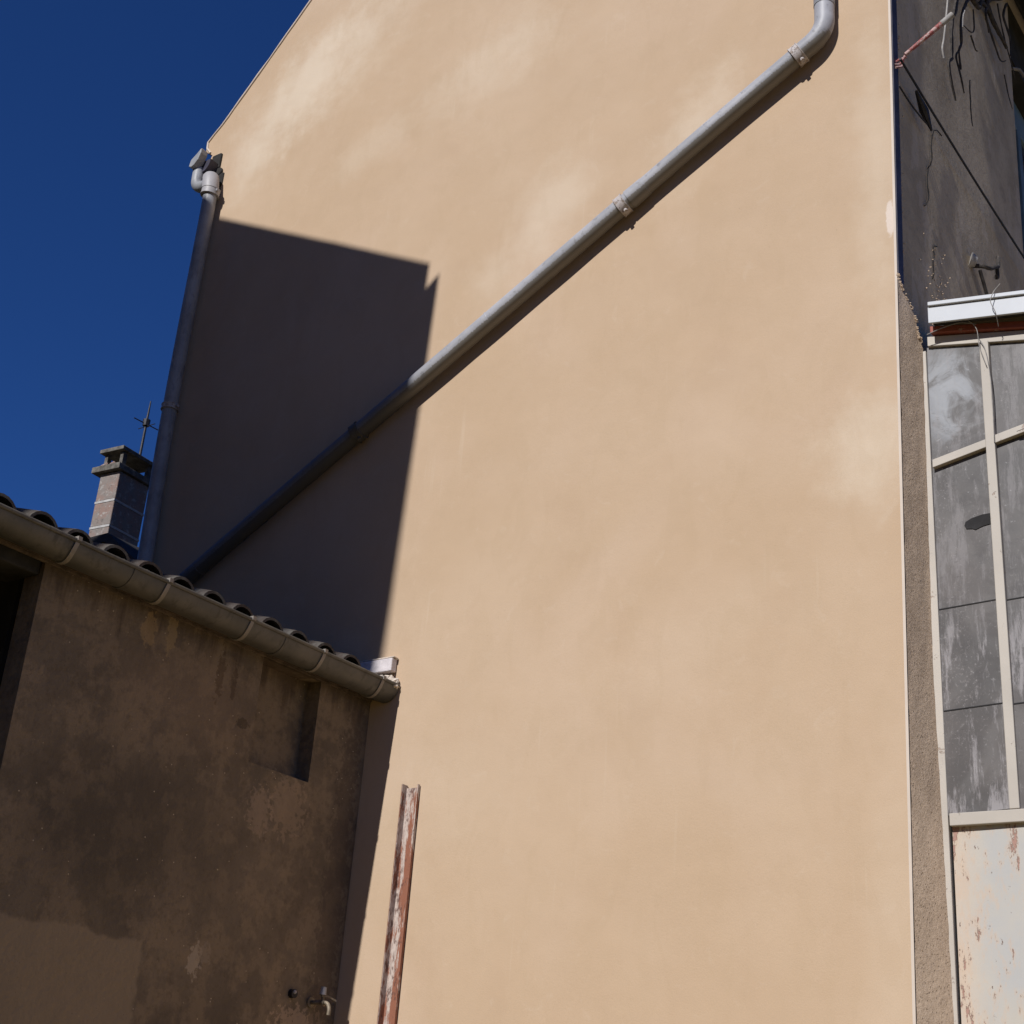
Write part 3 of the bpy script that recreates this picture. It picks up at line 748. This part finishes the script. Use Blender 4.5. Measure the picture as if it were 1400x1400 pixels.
# ------------------------------------------------------------------ things on the grey side wall
def V(y, z, off=.03): return (XR(z) + off, y, z)
vine = thing('bare_creeper', (XR(8.3), 1.3, 8.0), 'leafless dark creeper stems hanging down grey wall near top right', 'creeper')
stems = [([V(1.16, 8.75), V(1.08, 8.3), V(.96, 8.03), V(.918, 7.83), V(.915, 7.70)], .017), ([V(.93, 7.72), V(.86, 7.66), V(.85, 7.60), V(.90, 7.50), V(.95, 7.42)], .012),
         ([V(1.75, 8.84), V(1.55, 8.72), V(1.38, 8.56), V(1.233, 8.39), V(1.155, 8.22), V(1.10, 8.05), V(1.13, 7.98), V(1.06, 7.88), V(1.10, 7.76)], .014),
         ([V(2.05, 9.1), V(1.75, 8.82), V(1.80, 8.72), V(1.95, 8.70), V(2.1, 8.70)], .022), ([V(1.38, 8.56), V(1.5, 8.60), V(1.62, 8.70), V(1.78, 8.74)], .02),
         ([V(1.9, 9.1), V(1.78, 8.9), V(1.72, 8.75), V(1.66, 8.65), V(1.75, 8.55)], .014), ([V(2.15, 9.15), V(2.1, 8.98), V(2.17, 8.85), V(2.2, 8.70)], .01),
         ([V(1.42, 8.50), V(1.40, 8.32), V(1.30, 8.20), V(1.18, 8.17)], .006), ([V(1.06, 7.9), V(1.02, 7.80), V(1.06, 7.70), V(1.12, 7.60)], .008),
         ([V(1.24, 7.78), V(1.25, 7.68), V(1.22, 7.58), V(1.26, 7.46)], .006), ([V(1.30, 8.2), V(1.40, 8.16), V(1.45, 8.17)], .006), ([V(1.96, 8.98), V(2.04, 8.8), V(2.2, 8.6), V(2.28, 8.55)], .006),
         ([V(1.65, 8.62), V(1.83, 8.50), V(1.95, 8.48), V(2.05, 8.55)], .008), ([V(2.0, 8.4), V(2.1, 8.3), V(2.15, 8.22)], .005)]
for pts, r in stems:
    pts2 = [Vector(q) + Vector((random.uniform(-.004, .008), random.uniform(-.012, .012), random.uniform(-.012, .012))) for q in pts]
    P = smooth_path(pts2, 7); P = [q + Vector((0, noise.noise(q * 9) * .014, noise.noise(q * 9 + Vector((5, 0, 0))) * .014)) for q in P]
    k = len(P); MB().tube(P, [r * (1 - .55 * i / k) * (1 + .35 * noise.noise(P[i] * 25)) for i in range(k)], 7).build('stem', 'vine', vine, True)
P = smooth_path([V(.94, 8.5, .05), V(.80, 7.95, .05), V(.735, 7.72, .05), V(.70, 7.62, .05), V(.72, 7.56, .05)], 6)
MB().tube(P, .005, 6).build('pale_stem', 'pale', vine, True, label='thin pale dangling stem')
P = smooth_path([V(1.17, 8.28, .045), V(1.13, 8.20, .045), V(1.11, 8.10, .045)], 5); MB().tube(P, .006, 6).build('pale_stem', 'pale', vine, True)

rp = thing('red_stay_rod', (XR(7), .0, 7.0), 'faded red rod tied at house corner, pointing up across grey wall', 'rod')
R0 = Vector((XR(7) + .03, .06, 7.06)); R1 = Vector((-1.87, .10, 7.27))
MB().tube([R0 + Vector((.03, 0, .02)), R1], [.011, .016], 10).build('rod', 'rope', rp, True)
MB().tube([R1 + (R1 - R0).normalized() * -.07, R1 + (R1 - R0).normalized() * .006], .0175, 10).build('sleeve', 'pale', rp, True)
for ps in ([(-.03, -.02, -.03), (.0, 0, .0), (.035, .01, .01)], [(-.02, .02, .02), (.01, .01, .0), (.01, 0, -.05), (-.015, -.03, -.07)],
           [(.035, .01, .04), (.02, 0, .0), (.0, 0, -.03), (-.02, -.03, -.05)]):
    P = smooth_path([R0 + Vector(q) for q in ps], 5); MB().tube(P, .0065, 8).build('knot', 'rope', rp, True)
cb = thing('wall_cable', (XR(7), .05, 7.0), 'thin black cable stretched from house corner towards side window', 'cable')
def cl(a, b, sag, r, n=14, off=.07):
    A_, B_ = Vector(a), Vector(b)
    return MB().tube([A_ + (B_ - A_) * i / n + Vector((0, 0, -sag * 4 * (i / n) * (1 - i / n))) for i in range(n + 1)], r, 6)
cl((XR(7) + .06, -.02, 6.99), (XR(7) + .07, 2.3, 6.97), .02, .007).build('strand', 'iron', cb, True)
cl((XR(7) + .03, .03, 6.86), (XR(7) + .05, .42, 6.86), .02, .005).build('strand', 'iron', cb, True)  # dark strand drawn for the shadow line of the cable's loop
MB().tube([(XR(7) + .055, .22, 6.955), (XR(7) + .055, .33, 6.90), (XR(7) + .055, .44, 6.84)], [.008, .026, .006], 8).build('loop_shadow', 'iron', cb, True)  # dark sliver modelled in place of the loop's shadow on the wall

hk = thing('iron_hook', (XR(6.5), 1.3, 6.45), 'rusty iron hook with trailing wire low on grey wall above white fascia', 'hook')
MB().tube(smooth_path([V(1.21, 6.43, .0), V(1.23, 6.42, .06), V(1.30, 6.44, .08), V(1.40, 6.51, .08), V(1.49, 6.57, .07), V(1.53, 6.66, .06)], 5), .013, 8).build('hook', 'vine', hk, True)
MB().tube(smooth_path([V(1.45, 6.55, .07), V(1.46, 6.48, .07), V(1.43, 6.46, .07)], 4), .014, 8).build('hook_tip', 'vine', hk, True)
MB().tube([V(1.18, 6.45, .0), V(1.20, 6.44, .03)], [.05, .03], 9).build('mortar_plug', 'pale', hk, True)
MB().tube(smooth_path([V(1.23, 6.40, .04), V(1.33, 6.30, .04), V(1.45, 6.18, .03), V(1.6, 6.05, .02)], 5), .010, 8).build('wire', 'vine', hk, True)
# long cracks opened in the old render, each a dark dried root left in it
ck = thing('dried_root', (XR(6.7), .6, 6.6), 'thin black dried root running down the grey wall in a crack', 'root')
P = smooth_path([V(.76, 7.05, .004), V(.66, 7.02, .006), V(.60, 6.94, .006), V(.575, 6.83, .006), V(.58, 6.75, .006), V(.51, 6.65, .006), V(.488, 6.55, .006), V(.50, 6.45, .006), V(.44, 6.36, .004)], 6)
P = [q + Vector((0, noise.noise(q * 22) * .012, 0)) for q in P]
MB().tube(P, [.0035 + .0015 * noise.noise(q * 15) for q in P], 6).build('stem', 'root', ck, True)
P = smooth_path([V(.62, 6.21, .001), V(.56, 6.17, .002), V(.57, 6.12, .002), V(.545, 6.06, .002), V(.555, 6.0, .001), V(.53, 5.95, .001)], 6); MB().tube(P, .0032, 6).build('stem', 'root', ck, True)

# ------------------------------------------------------------------ neighbouring tall house, left of and above the frame: casts the big shadow
nb = thing('neighbour_house', (-10, -7, 0), 'taller neighbouring house beyond the left edge, casting its roof outline on gable', 'house')
D0 = 4.5
ex = -5.19 + .047 * D0; ez = 6.586 + .72 * D0
def skew(mb): mb.v = [(x + .018 * (-D0 - y), y, z) for x, y, z in mb.v]; return mb
rk = .51
g = MB()
wx = ex - .20; AX = -10.0
g.prism([(wx, 0), (wx, ez - .05), (AX, ez + rk * (ex - AX) - .15), (-15.4, ez - .05), (-15.4, 0)], 1, -12.0, -D0 - .02); skew(g)
g.build('walls', 'house', nb)
g = MB(); ax = AX; az = ez + .135 + rk * (ex - .08 - AX)
g.prism([(ex - .08, ez + .135), (ax, az), (-15.9, ez + .0), (-15.9, ez - .16), (ax, az - .16), (ex - .13, ez - .07)], 1, -12.3, -D0); skew(g)
g.build('roof', 'tile', nb)
g = MB(); g.prism([(ex - .20, ez - .05), (ex - .10, ez - .06), (ex + .012, ez + .03), (ex, ez - .06), (ex - .06, ez - .12), (ex - .20, ez - .12)], 1, -12.3, -D0); skew(g)
g.build('gutter', 'gutter', nb)

op = thing('sky_block_house', (0, -28, 0), 'unseen house-shaped block added behind the viewpoint to hold back sky light', 'house')  # unseen block, added to screen off low sky and warm the shade
MB().box(-26, 14, -34, -27, 0, 9.5).build('walls', 'house', op)
MB().prism([(-34.5, 9.4), (-30.5, 12.2), (-26.6, 9.4), (-26.6, 9.52), (-30.5, 12.35), (-34.5, 9.52)], 0, -26.3, 14.3).build('roof', 'roof', op)
for k in range(7):
    wn = MB().box(-22 + k * 5.2, -21 + k * 5.2, -27.06, -26.96, 4.6, 6.2).build('window', 'wframe', op)
    MB().box(-21.93 + k * 5.2, -21.07 + k * 5.2, -26.955, -26.94, 4.68, 6.12).build('pane', 'pane', wn)
# ------------------------------------------------------------------ house behind with chimney
rh = thing('rear_house', (-13, 4, 0), 'dark roofed house behind the outbuilding carrying a blotchy block chimney', 'house')
MB().prism([(-16, 0), (-16, 6.2), (-14.2, 6.90), (-11.30, 6.92), (-10.54, 6.33), (-8.8, 5.05), (-8.8, 0)], 1, 2.65, 7.5).build('wall', 'dark', rh)
g = MB(); g.prism([(-16.1, 6.17), (-14.2, 6.91), (-11.30, 6.93), (-8.7, 4.99), (-8.7, 4.90), (-11.33, 6.84), (-14.2, 6.82), (-16.1, 6.08)], 1, 2.5, 7.7)
g.build('roof', 'roof', rh)
cx0, cx1, cy0, cy1 = -12.25, -11.966, 3.0, 3.45
_build = MB.build
def turned(self, *a, **k):                       # the stack stands a few degrees askew
    ca, sa = math.cos(math.radians(5)), math.sin(math.radians(5))
    self.v = [(cx1 + (x - cx1) * ca - (y - cy0) * sa, cy0 + (x - cx1) * sa + (y - cy0) * ca, z) for x, y, z in self.v]
    return _build(self, *a, **k)
MB.build = turned
chm = MB().box(cx0 + .006, cx1 - .006, cy0 + .006, cy1 - .006, 6.5, 7.95).build('chimney', 'chim', rh)
zc = 6.6; hs = [.36, .37, .29, .35]
courses = [(6.60, 6.95), (6.965, 7.325), (7.355, 7.625), (7.655, 7.98)]
for a, b in courses:
    MB().box(cx0, cx1, cy0, cy1, a, b).build('chimney_block', 'chim', chm, bevel=.008)
for z in (7.327, 7.627): MB().box(cx0 - .003, cx1 + .003, cy0 - .003, cy1 + .003, z, z + .026).build('mortar_band', 'band', chm)
MB().box(cx0 - .09, cx1 + .035, cy0 - .06, cy1 + .06, 7.985, 8.055).build('cap_slab', 'cap', chm, bevel=.006)
for x in (cx0 + .01, cx1 - .045):
    for y in (cy0, cy1 - .06): MB().box(x, x + .045, y, y + .06, 8.057, 8.215).build('cap_post', 'cap', chm, bevel=.004)
MB().box(cx0 - .03, cx1 + .035, cy0 - .05, cy1 + .06, 8.217, 8.262).build('top_slab', 'cap', chm, bevel=.005)
g = MB()
for i in range(8): x = random.uniform(cx0 + .02, cx1 - .08); g.tube([(x, cy0 - .03, 8.05), (x + .02, cy0 - .02, 8.05 + random.uniform(.02, .05))], [.03, .012], 6)
g.build('mortar_lumps', 'chim', chm, kind='stuff')
MB.build = _build
an = thing('aerial_mast', (-14.28, 5, 7), 'thin black aerial mast behind the chimney with short crossbar', 'aerial')
MB().tube([(-14.28, 5, 6.6), (-14.28, 5, 10.05), (-14.275, 5, 10.37)], [.022, .018, .008], 8).build('mast', 'iron', an, True)
MB().tube([(-14.28, 5, 10.0), (-14.28, 5, 10.09)], [.045, .05], 8).build('clamp_box', 'iron', an, True)
MB().tube([(-14.42, 5, 9.99), (-14.10, 5, 9.99)], .006, 6).build('crossbar', 'iron', an, True)
MB().tube([(-14.29, 4.8, 10.03), (-14.27, 5.2, 10.03)], .008, 6).build('crossbar', 'iron', an, True)
